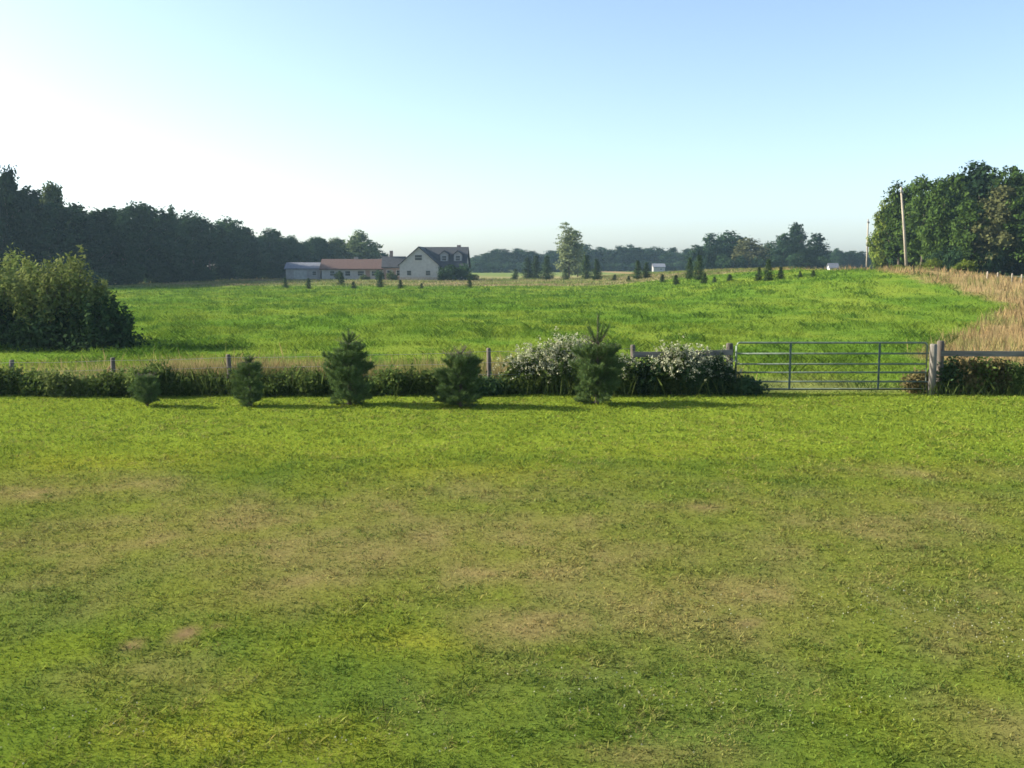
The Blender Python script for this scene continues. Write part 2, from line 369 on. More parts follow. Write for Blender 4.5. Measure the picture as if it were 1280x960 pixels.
def make_grass():
    X, Y = scatter(540000, 3.8, 24.5, side=8.)
    c = ground_col(X, Y); n1 = fbm(X / .35, Y / .35, 40, 3); big = fbm(X / .16, Y / .16, 44, 2)
    dr = blobs(DRY, X, Y, (fbm(X / 1.7, Y / 2.2, 1) - .5) * 2.5); so_ = blobs(SOIL, X, Y, np.zeros_like(X))
    h = (.014 + .034 * n1 * n1 + .012 * (big > .62)) * (1 - .45 * dr) * rng.uniform(.6, 1.35, len(X)) * (1 + .02 * Y)
    wd = .0075 * (Y / 6) ** .8 * rng.uniform(.6, 1.5, len(X))
    cl = vnoise(X / .13, Y / .17, 45) - .5; c = mixc(c, C(.19, .165, .055), np.clip(cl * 1.6 * (fbm(X / 1.1, Y / 1.5, 46) > .5), 0, .5)); c = mixc(c, C(.075, .13, .02), np.clip(-cl * 1.4, 0, .5))
    c = c * rng.uniform(.75, 1.4, (len(X), 1)) * rng.uniform(.9, 1.12, (len(X), 3)) * (1 + .25 * cl[:, None]) * 1.12 + .006
    k = rng.uniform(0, 1, len(X)) > so_ * .95
    V, c = blades(X[k], Y[k], h[k], wd[k], rng.uniform(.5, 1.9, k.sum()), c[k])
    tag(link('lawn_grass', npmesh('lawn_grass', V, 5, c), M['blade']), 'short mown lawn with dry brown patches', 'grass', kind='stuff')

    X, Y = scatter(260000, 24.4, 150, .6, .85, 7.)
    k = (X < bX(Y) + 1); X, Y = X[k], Y[k]
    c = ground_col(X, Y); n1 = fbm(X / 1.6, Y / 2.2, 12)
    h = (.05 + .17 * ss(.35, .75, n1)) * rng.uniform(.6, 1.4, len(X)); wd = .016 * (Y / 24) * rng.uniform(.6, 1.5, len(X))
    c = c * rng.uniform(.8, 1.3, (len(X), 1))
    tus = ss(.63, .72, fbm(X / 1.1, Y / 1.9, 13, 3)); h = h + tus * .2 * rng.uniform(.4, 1, len(X)); c = mixc(c, C(.055, .115, .018), tus * .75)
    V, c = blades(X, Y, h, wd, rng.uniform(.5, 1.7, len(X)), c)
    tag(link('pasture_grass', npmesh('pasture_grass', V, 5, c), M['blade']), 'bright green pasture between the fence and the houses', 'grass', kind='stuff')

    X, Y = scatter(110000, 25.2, 125, .75, .9, 6.)
    k = (dryness(X, Y) > rng.uniform(.2, .9, len(X))) & (X < 46 - .35 * np.clip(Y - 100, 0, 40)); X, Y = X[k], Y[k]
    n1 = fbm(X / 1.5, Y / 1.5, 51)
    h = (.25 + .55 * n1) * rng.uniform(.6, 1.3, len(X)) * (1 - .6 * ss(36, 42, X)); wd = .012 * (Y / 24) * rng.uniform(.6, 1.5, len(X))
    c = mixc(np.broadcast_to(C(.33, .245, .12), (len(X), 3)), C(.24, .16, .075), rng.uniform(0, 1, len(X)))
    c = mixc(c, C(.15, .18, .05), ss(.45, .65, fbm(X / 2.2, Y / 3.5, 52)) * .7) * rng.uniform(.75, 1.25, (len(X), 1))
    V, c = blades(X, Y, h, wd, rng.uniform(.1, .5, len(X)), c)
    tag(link('dry_bank_grass', npmesh('dry_bank_grass', V, 5, c), M['blade']), 'tall tan grass on the bank right of the pasture', 'grass', kind='stuff')

    n = 60000; Y = rng.uniform(118, 235, n); X = rng.uniform(-.42, .36, n) * Y; edge = np.interp(X, [-80, -40, 0, 30, 60], [128, 150, 152, 138, 120])
    k = (Y > edge) & (X > -62) & (X < 50); X, Y = X[k], Y[k]; n1 = fbm(X / 6, Y / 6, 81)
    h = (.12 + .5 * n1 * n1) * rng.uniform(.5, 1.4, len(X)); wd = .09 * rng.uniform(.6, 1.5, len(X))
    c = ground_col(X, Y) * rng.uniform(.6, 1.25, (len(X), 1)); c = mixc(c, C(.10, .15, .03), ss(.5, .65, n1) * .7)
    V, c = blades(X, Y, h, wd, rng.uniform(.3, 1.2, len(X)), c)
    tag(link('rough_field_grass', npmesh('rough_field_grass', V, 5, c), M['blade']), 'rough pale grass between the pasture and the houses', 'grass', kind='stuff')

    # unmown strip along the fence
    n = 30000; X = rng.uniform(-15, 16, n); Y = FENCE_Y + rng.normal(.5, .4, n); k = (Y > 23.45) & ~((X > 5.6) & (X < 9.9)) ; X, Y = X[k], Y[k]
    n1 = fbm(X / .8, Y / .8, 61); tall = ss(-9.5, -8, X) * (1 - ss(-4.4, -3.6, X)) * .3 + ss(-.5, .3, X) * (1 - ss(5, 5.6, X)) * .15 - .05 * ss(9.8, 10.5, X)
    h = (.12 + .34 * n1 + tall) * rng.uniform(.5, 1.35, len(X)); wd = .014 * rng.uniform(.6, 1.5, len(X))
    c = mixc(np.broadcast_to(C(.095, .13, .035), (len(X), 3)), C(.26, .20, .095), ss(.3, .7, fbm(X / 1.2, Y, 62) + rng.uniform(-.25, .25, len(X)) + tall * .6) * ss(.1, .7, Y - FENCE_Y))
    c = c * rng.uniform(.6, 1.35, (len(X), 1))
    V, c = blades(X, Y, h, wd, rng.uniform(.1, .7, len(X)), c)
    tag(link('fence_line_grass', npmesh('fence_line_grass', V, 5, c), M['blade']), 'long unmown grass tangled along the fence', 'grass', kind='stuff')

    n = 60000; X = rng.uniform(-16, 6, n); Y = FENCE_Y + .4 + rng.gamma(2., .75, n)
    k = rng.uniform(0, 1, n) < (ss(-11, -8, X) * .9 + .12) * np.clip(.35 + 1.6 * (fbm(X / 1.3, Y / 1.3, 71, 3) - .3), 0, 1) * (1 - .6 * ss(.3, 1.5, X)); X, Y = X[k], Y[k]
    h = (.28 + .5 * fbm(X / .9, Y / .9, 72)) * rng.uniform(.6, 1.3, len(X)); wd = .010 * rng.uniform(.6, 1.5, len(X))
    c = mixc(np.broadcast_to(C(.15, .17, .045), (len(X), 3)), C(.30, .23, .11), ss(.25, .75, fbm(X / 1.6, Y / 1.2, 73) + rng.uniform(-.3, .3, len(X)))) * rng.uniform(.7, 1.3, (len(X), 1))
    V, c = blades(X, Y, h, wd, rng.uniform(.05, .5, len(X)), c)
    tag(link('tan_seed_grass', npmesh('tan_seed_grass', V, 5, c), M['blade']), 'tall seeding grass gone tan behind the wire fence', 'grass', kind='stuff')

    # pale clover heads in the lawn
    Q = []
    for px, py, rx, ry, n in ((790, 860, 120, 25, 50), (960, 760, 200, 25, 36), (1150, 770, 110, 30, 60), (1260, 800, 40, 30, 40), (400, 930, 300, 30, 30), (900, 900, 300, 40, 40), (90, 900, 100, 40, 20)):
        x, y, rx, ry = blob(px, py, rx, ry); Q.append(np.stack([x + rng.normal(0, .6, n) * rx, y + rng.normal(0, .6, n) * ry], 1))
    Q = np.concatenate(Q); z = hgt(Q[:, 0], Q[:, 1]) + rng.uniform(.04, .06, len(Q)); V = []
    for (x, y), zz in zip(Q, z):
        for k in range(6):
            d = rng.normal(0, 1, 3); d /= np.linalg.norm(d); u = np.cross(d, (.3, .5, .8)); u /= np.linalg.norm(u); v = np.cross(d, u); s_ = .005
            p = np.array((x, y, zz)) + d * .004; V += [p - u * s_, p - v * s_, p + u * s_, p + v * s_]
    tag(link('clover_flowers', npmesh('clover_flowers', np.array(V), 4), M['petal']), 'tiny white clover heads scattered in the lawn', 'clover', kind='stuff')
make_grass()

# ------------------------------------------------------------------ foliage builders
def leaf_quads(P, size, outward=None, bias=.5, aspect=.6, up=.3):
    n = len(P); d = rng.normal(0, 1, (n, 3))
    if outward is not None: d = d * (1 - bias) + outward * bias * 1.6
    d[:, 2] += up; d /= np.linalg.norm(d, axis=1, keepdims=True) + 1e-9
    t = rng.normal(0, 1, (n, 3)); u = np.cross(d, t); u /= np.linalg.norm(u, axis=1, keepdims=True) + 1e-9; v = np.cross(d, u)
    s = (size * rng.uniform(.6, 1.4, n))[:, None]; u = u * s; v = v * s * aspect
    return np.stack([P - u, P - v * 1.0, P + u, P + v], 1).reshape(-1, 3)

def clump_points(lobes, nc, per, sd, fill=.25):
    """lobes: (centre, radii). Clump centres near the lobe surfaces, leaves gathered round each clump, some fill inside."""
    W = np.array([np.mean(r) ** 2 for c, r in lobes]); W /= W.sum()
    k = rng.choice(len(lobes), nc, p=W); c = np.array([lobes[i][0] for i in k], float); r = np.array([lobes[i][1] for i in k], float)
    d = rng.normal(0, 1, (nc, 3)); d /= np.linalg.norm(d, axis=1, keepdims=True)
    rad = np.where(rng.uniform(0, 1, nc) < fill, rng.uniform(.2, .8, nc), rng.uniform(.82, 1.06, nc))
    ctr = c + d * r * rad[:, None]
    szz = sd * rng.uniform(.6, 1.4, nc)
    P = (ctr[:, None, :] + rng.normal(0, 1, (nc, per, 3)) * szz[:, None, None] * np.array([1, 1, .65]))
    O = np.repeat(d[:, None, :], per, 1)
    return P.reshape(-1, 3), O.reshape(-1, 3)

def trunk_mesh(name, H, r0, limbs, reach, lean=0.):
    mb = MB(); k = 5
    path = [(lean * t * t * H + .12 * math.sin(3 * t), .1 * math.sin(2 * t + 1), t * H * .8 - .2) for t in np.linspace(0, 1, k)]
    mb.tube(path, [r0 * (1 - .8 * t) for t in np.linspace(0, 1, k)], 7)
    for i in range(limbs):
        t = random.uniform(.3, .9); a = i * 2.4 + random.uniform(-.4, .4)
        p = np.array([lean * t * t * H, 0, t * H * .8]); e = p + np.array([math.cos(a) * reach, math.sin(a) * reach, reach * random.uniform(.4, .9)]) * random.uniform(.5, .9)
        m = (p + e) / 2 + np.array([0, 0, -.08 * reach])
        mb.tube([p, m, e], [r0 * .38 * (1 - .6 * t) + .02, r0 * .22, .03], 5)
    return mb.mesh(name, True)

def tree_proto(kind, leafmat):
    """returns (trunk mesh, crown mesh, height, half width) of one kind of tree"""
    if kind.startswith('broad'):
        H = 14.; n = {'broad': 9, 'broad_low': 11, 'broad_tall': 8}[kind]; lobes = []
        zlo, zhi, rr = {'broad': (4.2, 11.4, 3.0), 'broad_low': (2.2, 11.3, 3.3), 'broad_tall': (3.5, 12., 2.3)}[kind]
        for i in range(n):
            t = (i + .5) / n; z = zlo + (zhi - zlo) * t; env = math.sin(math.pi * (.18 + .72 * t)) ** .7; a = i * 2.4 + random.uniform(-.5, .5)
            lobes.append(((math.cos(a) * rr * .62 * env, math.sin(a) * rr * .62 * env, z), (rr * .62 * env * random.uniform(.8, 1.2),) * 2 + (rr * .5 * random.uniform(.8, 1.2),)))
        lobes.append(((random.uniform(-.5, .5), random.uniform(-.5, .5), zhi + .6), (rr * .5, rr * .5, 1.7)))
        P, O = clump_points(lobes, 230, 26, .42, .3); V = leaf_quads(P, .27, O)
        tr = trunk_mesh('trunk', H * .9, .26, 7, 3.2); hw = rr * 1.25
    elif kind == 'column':
        H = 14.; lobes = []
        for i in range(10):
            t = i / 9; r = 1.15 + .75 * math.sin(math.pi * (t * .75 + .2)); a = i * 2.4
            lobes.append(((math.cos(a) * .7, math.sin(a) * .7, 2.2 + t * 10.), (r, r, 1.6)))
        P, O = clump_points(lobes, 230, 24, .36, .3); V = leaf_quads(P, .24, O)
        tr = trunk_mesh('trunk', H, .22, 8, 1.6); hw = 2.4
    elif kind == 'spruce':
        H = 14.; Pn = []; On = []; lean_ = random.uniform(-.3, .3)
        for i in range(150):
            t = random.random() ** 1.35; a = random.uniform(0, 6.28); r = 2.9 * (1 - t ** 1.4) * min(1, .5 + 2 * t) * random.uniform(.45, 1.25); m = 26
            u = rng.uniform(.25, 1, m) * r; L = np.stack([u * np.cos(a) + lean_ * t, u * np.sin(a), .6 + t * 13.2 - u * .12], 1) + rng.normal(0, .30, (m, 3))
            Pn.append(L); On.append(np.tile((math.cos(a), math.sin(a), .4), (m, 1)))
        Pn.append(np.stack([rng.normal(0, .12, 60), rng.normal(0, .12, 60), rng.uniform(11, 14, 60)], 1)); On.append(np.tile((0, 0, 1.), (60, 1)))
        P = np.concatenate(Pn); P[:, 2] = np.maximum(P[:, 2], .05); V = leaf_quads(P, .25, np.concatenate(On), .4, .4)
        tr = trunk_mesh('trunk', H, .2, 0, 1); hw = 2.5
    elif kind == 'bush':
        H = 3.; lobes = [((random.uniform(-1.1, 1.1), random.uniform(-1, 1), random.uniform(.7, 1.9)), (random.uniform(.7, 1.1),) * 3) for i in range(9)]
        P, O = clump_points(lobes, 150, 24, .2, .25); P[:, 2] = np.maximum(P[:, 2], .02); V = leaf_quads(P, .13, O)
        tr = trunk_mesh('trunk', 2., .06, 6, .8); hw = 2.
    return tr, npmesh('crown', V, 4), H, hw

PROTO = {}
def proto(kind, mname, v):
    k = (kind, mname, v)
    if k not in PROTO: PROTO[k] = tree_proto(kind, None)
    return PROTO[k]
def plant_tree(name, kind, mname, v, x, y, top_z, half_w, label, cat='tree', group=None):
    tr, cr, H, hw = proto(kind, mname, v); z = float(hgt(x, y)) - .05
    s = (top_z - z) / H; sw = half_w / hw
    key = '%s_%s_%d' % (kind, mname, v)
    if not tr.materials: tr.materials.append(M['bark'])
    if not cr.materials: cr.materials.append(M[mname])
    o = empty(name, (x, y, z), random.uniform(0, 6.28)); o.scale = (sw, sw, s)
    link('trunk', tr, None, o); link('crown', cr, None, o)
    return tag(o, label, cat, group)

# ------------------------------------------------------------------ the dark wood on the left
WX = [-80, 0, 40, 62, 90, 125, 160, 190, 215, 240, 280, 320, 350, 380, 415, 440]
WT = [205, 222, 244, 240, 256, 265, 252, 254, 266, 271, 274, 285, 294, 299, 300, 303]
WY = lambda px: np.interp(px, [-120, 145, 250, 350, 440], [132, 165, 203, 245, 285])
wood_group = 'trees of the dark wood along the left side of the pasture'
def make_wood():
    px = -110.; i = 0
    while px < 440:
        Y = float(WY(px)); f = F / Y
        for row in range(2):
            p = px + random.uniform(-4, 4) + row * 7; y = Y + row * 9 + random.uniform(-2, 2)
            x, _, tz = atY(p, np.interp(p, WX, WT) + (random.uniform(-6, 14) if row == 0 else random.uniform(-4, 6)), y)
            kind = random.choice(['broad_low', 'broad_tall', 'broad', 'broad_tall'] if row else ['broad_low', 'broad_low', 'broad'])
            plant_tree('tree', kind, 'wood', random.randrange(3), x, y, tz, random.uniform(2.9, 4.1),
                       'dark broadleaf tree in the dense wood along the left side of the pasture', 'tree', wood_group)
        # understorey at the wood's edge
        for q in range(2):
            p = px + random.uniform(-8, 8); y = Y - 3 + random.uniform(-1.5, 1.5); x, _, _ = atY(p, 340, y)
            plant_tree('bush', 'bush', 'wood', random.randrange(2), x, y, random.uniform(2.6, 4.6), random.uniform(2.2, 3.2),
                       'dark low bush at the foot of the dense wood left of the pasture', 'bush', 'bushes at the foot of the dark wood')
        px += 4.3 * f * .62 if Y > 160 else 4.3 * f * .5
        i += 1
    for p, top, kind, hw, mname, dY, lab in (
        (6, 213, 'broad_tall', 2.2, 'wood', -3, 'tall pointed dark tree at the left edge of the photo above the wood'),
        (63, 233, 'broad_tall', 2.6, 'wood_light', 2, 'slightly paler pointed treetop second from the left edge of the wood'),
        (214, 258, 'spruce', 1.9, 'wood', 3, 'slim pointed conifer top standing out of the dark wood'),
        (398, 296, 'broad', 4, 'wood', 0, 'round crowned tree directly behind the grey garage'),
        (420, 296, 'broad', 4, 'wood_light', -4, 'grey green tree behind the left end of the long red roof'),
        (449, 286, 'broad', 5.2, 'wood_light', -6, 'large paler round tree at the end of the wood above the red roof'),
        (470, 303, 'broad_low', 4, 'wood', 0, 'smaller dark tree right of the round tree above the red roof')):
        Y = float(WY(p)) + dY; x, y, tz = atY(p, top, Y)
        plant_tree('tree', kind, mname, 7, x, y, tz, hw, lab, 'tree')
make_wood()

# ------------------------------------------------------------------ grove on the right, far trees, saplings
def tree_at(p, top, Y, hw, kind, mname, v, lab, group=None, name='tree', cat='tree'):
    x, y, tz = atY(p, top, Y); return plant_tree(name, kind, mname, v, x, y, tz, hw * Y / F, lab, cat, group)
def make_grove():
    for a in (
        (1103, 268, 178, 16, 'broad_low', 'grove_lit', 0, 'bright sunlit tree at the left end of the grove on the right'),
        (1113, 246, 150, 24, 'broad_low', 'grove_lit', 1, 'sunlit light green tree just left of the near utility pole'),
        (1128, 232, 140, 22, 'broad_tall', 'grove', 0, 'narrow tree whose crown rises directly behind the near utility pole'),
        (1157, 214, 134, 34, 'broad_low', 'grove', 1, 'tall green tree just right of the near utility pole'),
        (1180, 224, 127, 26, 'broad_low', 'grove', 2, 'lower green tree in the middle of the grove right of the near utility pole'),
        (1204, 214, 133, 30, 'broad', 'grove', 0, 'green tree under the left side of the flat topped dark crown'),
        (1228, 201, 132, 42, 'broad', 'wood', 0, 'tallest dark flat topped tree of the grove on the right'),
        (1262, 204, 130, 36, 'broad_low', 'grove', 2, 'tall dark tree near the right edge of the photo'),
        (1250, 226, 121, 34, 'broad_low', 'brownish', 0, 'brownish olive tree at the front of the grove by the right edge'),
        (1290, 222, 119, 36, 'broad_low', 'grove', 1, 'green tree cut off by the right edge of the photo'),
        (1335, 205, 124, 40, 'broad_low', 'grove', 0, 'broadleaf tree of the grove just outside the right edge'),
        (1215, 245, 122, 30, 'broad_low', 'grove', 1, 'dark green tree low at the front of the grove below the tallest crown'),
        (1140, 250, 146, 26, 'broad_low', 'wood', 1, 'dark tree filling the grove behind the near utility pole')):
        tree_at(a[0], a[1], a[2], a[3], a[4], a[5], a[6], a[7])
    for p, t, Y, hw in ((1110, 256, 176, 16), (1122, 240, 150, 24), (1142, 226, 146, 28), (1172, 217, 142, 30), (1194, 212, 142, 28), (1218, 208, 146, 32), (1247, 205, 142, 34), (1278, 208, 140, 34)):
        tree_at(p, t, Y, hw, 'broad_low', 'grove', random.randrange(3), 'dark green tree packed into the back of the grove on the right', 'trees filling the back of the grove')
    g = 'dark undergrowth bushes below the grove'
    for p in range(1104, 1330, 13):
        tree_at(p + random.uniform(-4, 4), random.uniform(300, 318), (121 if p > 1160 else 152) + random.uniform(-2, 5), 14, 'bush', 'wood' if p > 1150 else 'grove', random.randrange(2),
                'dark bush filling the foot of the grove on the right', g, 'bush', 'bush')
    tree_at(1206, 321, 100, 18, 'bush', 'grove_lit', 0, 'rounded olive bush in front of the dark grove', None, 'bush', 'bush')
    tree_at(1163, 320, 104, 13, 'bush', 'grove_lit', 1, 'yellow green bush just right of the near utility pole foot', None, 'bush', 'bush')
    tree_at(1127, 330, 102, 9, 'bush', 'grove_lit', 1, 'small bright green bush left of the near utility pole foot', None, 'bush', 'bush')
make_grove()

def make_far():
    g = 'hazy trees of the far treeline behind the pale poplar'
    for row in range(2):
        p = 588.
        while p < 1082:
            top = np.interp(p, [588, 612, 640, 660, 690, 730, 745, 770, 800, 830, 850, 890, 1082], [324, 313, 308, 314, 314, 307, 310, 309, 307, 311, 310, 307, 312])
            tree_at(p, top + random.uniform(-3, 5) + row * 1, 455 + 25 * row + random.uniform(-8, 8), random.uniform(13, 18), random.choice(['broad', 'broad_low', 'broad_low']), 'wood', random.randrange(3),
                    'small hazy tree in the far treeline behind the pale poplar', g)
            if row == 0: tree_at(p + 5, random.uniform(325, 329), 440, 13, 'bush', 'wood', random.randrange(2), 'low hazy bush at the foot of the far treeline', 'bushes at the foot of the far treeline', 'bush', 'bush')
            p += random.uniform(9, 14)
    for p in (1046, 1056, 1066, 1076, 1086):
        tree_at(p, random.uniform(309, 316), 400, 9, 'broad_low', 'wood', random.randrange(3), 'far hazy tree in the gap left of the grove on the right', 'far trees in the gap left of the grove')
    for a in (
        (712, 276, 250, 15, 'column', 'poplar', 0, 'tall pale columnar poplar standing alone in the middle distance'),
        (722, 300, 262, 12, 'column', 'poplar', 1, 'shorter pale shoot of foliage at the right side of the tall poplar'),
        (872, 305, 300, 16, 'broad_low', 'wood', 0, 'low dark tree at the left end of the clump right of the far treeline'),
        (890, 291, 305, 20, 'broad_low', 'wood', 1, 'dark round tree in the clump left of the brownish tree'),
        (914, 289, 310, 26, 'broad', 'wood', 2, 'wide dark round tree behind the brownish tree'),
        (938, 297, 295, 27, 'broad_low', 'brownish', 1, 'wide brownish round tree in the clump right of the far treeline'),
        (963, 301, 305, 18, 'broad_low', 'wood', 2, 'small green tree just right of the brownish round tree'),
        (980, 290, 300, 20, 'broad_low', 'wood', 0, 'green tree left of the knobbly treetop'),
        (995, 281, 305, 14, 'broad_tall', 'wood', 1, 'tree with the highest knobbly top in the clump right of the far treeline'),
        (1019, 291, 300, 20, 'broad_low', 'wood', 1, 'dark round tree at the right end of the clump'),
        (1006, 310, 285, 16, 'broad_low', 'wood', 2, 'lower tree in front of the dark round tree at the clump end')):
        tree_at(*a)
    for p, b in ((875, 318), (905, 316), (925, 318), (950, 318), (970, 318), (990, 316), (1010, 320), (1030, 318)):
        tree_at(p, b, 288, 12, 'bush', 'wood', random.randrange(2), 'dark bush at the foot of the tree clump right of the far treeline', 'bushes under the tree clump', 'bush', 'bush')
    # young conifers dotted along the far edge of the pasture: px, base row, top row, half width px
    g = 'young conifers dotted along the far edge of the pasture'
    S = [(357, 361, 347, 4), (386, 361, 348, 4), (427, 357, 341, 4.5), (442, 361, 352, 4), (475, 359, 344, 5), (501, 361, 350, 4), (527, 361, 354, 3), (587, 360, 349, 4),
         (644, 350, 336, 5), (660, 349, 322, 8), (670, 348, 320, 7), (683, 350, 320, 8), (707, 350, 336, 5), (733, 349, 319, 8), (746, 350, 324, 6.5), (768, 351, 343, 4), (786, 352, 345, 3),
         (797, 349, 326, 6), (808, 348, 328, 5.5), (828, 353, 343, 4), (845, 356, 344, 5), (862, 349, 322, 6), (873, 350, 319, 7), (880, 354, 342, 5), (893, 353, 346, 3.5), (912, 353, 343, 5), (948, 351, 334, 5), (960, 351, 324, 7), (976, 349, 334, 5), (1017, 346, 338, 4), (1000, 347, 339, 3)]
    for i, (p, b, t, hw) in enumerate(S):
        x, y = ground(p, b); y = min(y, 235); x = atY(p, b, y)[0]; _, _, tz = atY(p, t, y)
        big = b - t > 20
        o = plant_tree('young_conifer', 'spruce', 'spruce', i % 3, x, y, tz, hw * 1.35 * y / F,
            'taller dark young conifer standing in front of the far treeline' if big else 'small dark young conifer dotted along the far edge of the pasture', 'conifer',
            'taller young conifers in front of the far treeline' if big else g)
make_far()

# ------------------------------------------------------------------ houses
def window(parent, cx, cz, w_, h_, y, side='front', frame=M['trim']):
    """window on a wall plane: frame proud of the wall, pane inside; 'front' walls face -y"""
    f = MB(); t = .09
    def put(mb, x, z, sx, sz, d, off):
        if side == 'front': mb.box((x, y - off, z), (sx, d, sz))
        else: mb.box((y + off, x, z), (d, sx, sz))
    put(f, cx, cz + h_ / 2, w_ + t * 2, t, .1, .03); put(f, cx, cz - h_ / 2, w_ + t * 2.6, t, .14, .05)
    put(f, cx - w_ / 2 - t / 2, cz, t, h_ - t, .1, .03); put(f, cx + w_ / 2 + t / 2, cz, t, h_ - t, .1, .03)
    put(f, cx, cz, w_, .05, .05, .035)
    fo = f.build('window', frame, parent)
    p = MB(); put(p, cx, cz, w_, h_, .03, .006); p.build('pane', M['glass'], fo)

def gable_walls(mb, L, W, eave, ridge, along='y'):
    """closed body with its gable ends facing -y and +y ('y') or -x and +x ('x')"""
    a, b = W / 2, L / 2
    pts = [(-a, 0), (a, 0), (a, eave), (0, ridge), (-a, eave)]
    if along == 'y': vs = [(x, -b, z) for x, z in pts] + [(x, b, z) for x, z in pts]
    else: vs = [(-b, -x, z) for x, z in pts] + [(b, -x, z) for x, z in pts]
    mb.add(vs, [(0, 1, 2, 3, 4), (9, 8, 7, 6, 5)] + [(i, i + 5, (i + 1) % 5 + 5, (i + 1) % 5) for i in range(5)])

def gable_roof(mb, L, W, eave, ridge, along='y', over=.4, th=.22):
    a, b = W / 2, L / 2 + over; sl = (ridge - eave) / a; e = a + over; ze = eave - sl * over
    pts = [(-e, ze), (0, ridge), (e, ze), (e, ze + th), (0, ridge + th), (-e, ze + th)]
    pts = [(x, z + .02) for x, z in pts]
    f = (lambda x, z, s: (x, s * b, z)) if along == 'y' else (lambda x, z, s: (s * b, -x, z))
    vs = [f(x, z, -1) for x, z in pts] + [f(x, z, 1) for x, z in pts]
    mb.add(vs, [(0, 1, 4, 5), (1, 2, 3, 4), (6, 11, 10, 7), (7, 10, 9, 8)] + [(i, (i + 6), (i + 1) % 6 + 6, (i + 1) % 6) for i in range(6)])

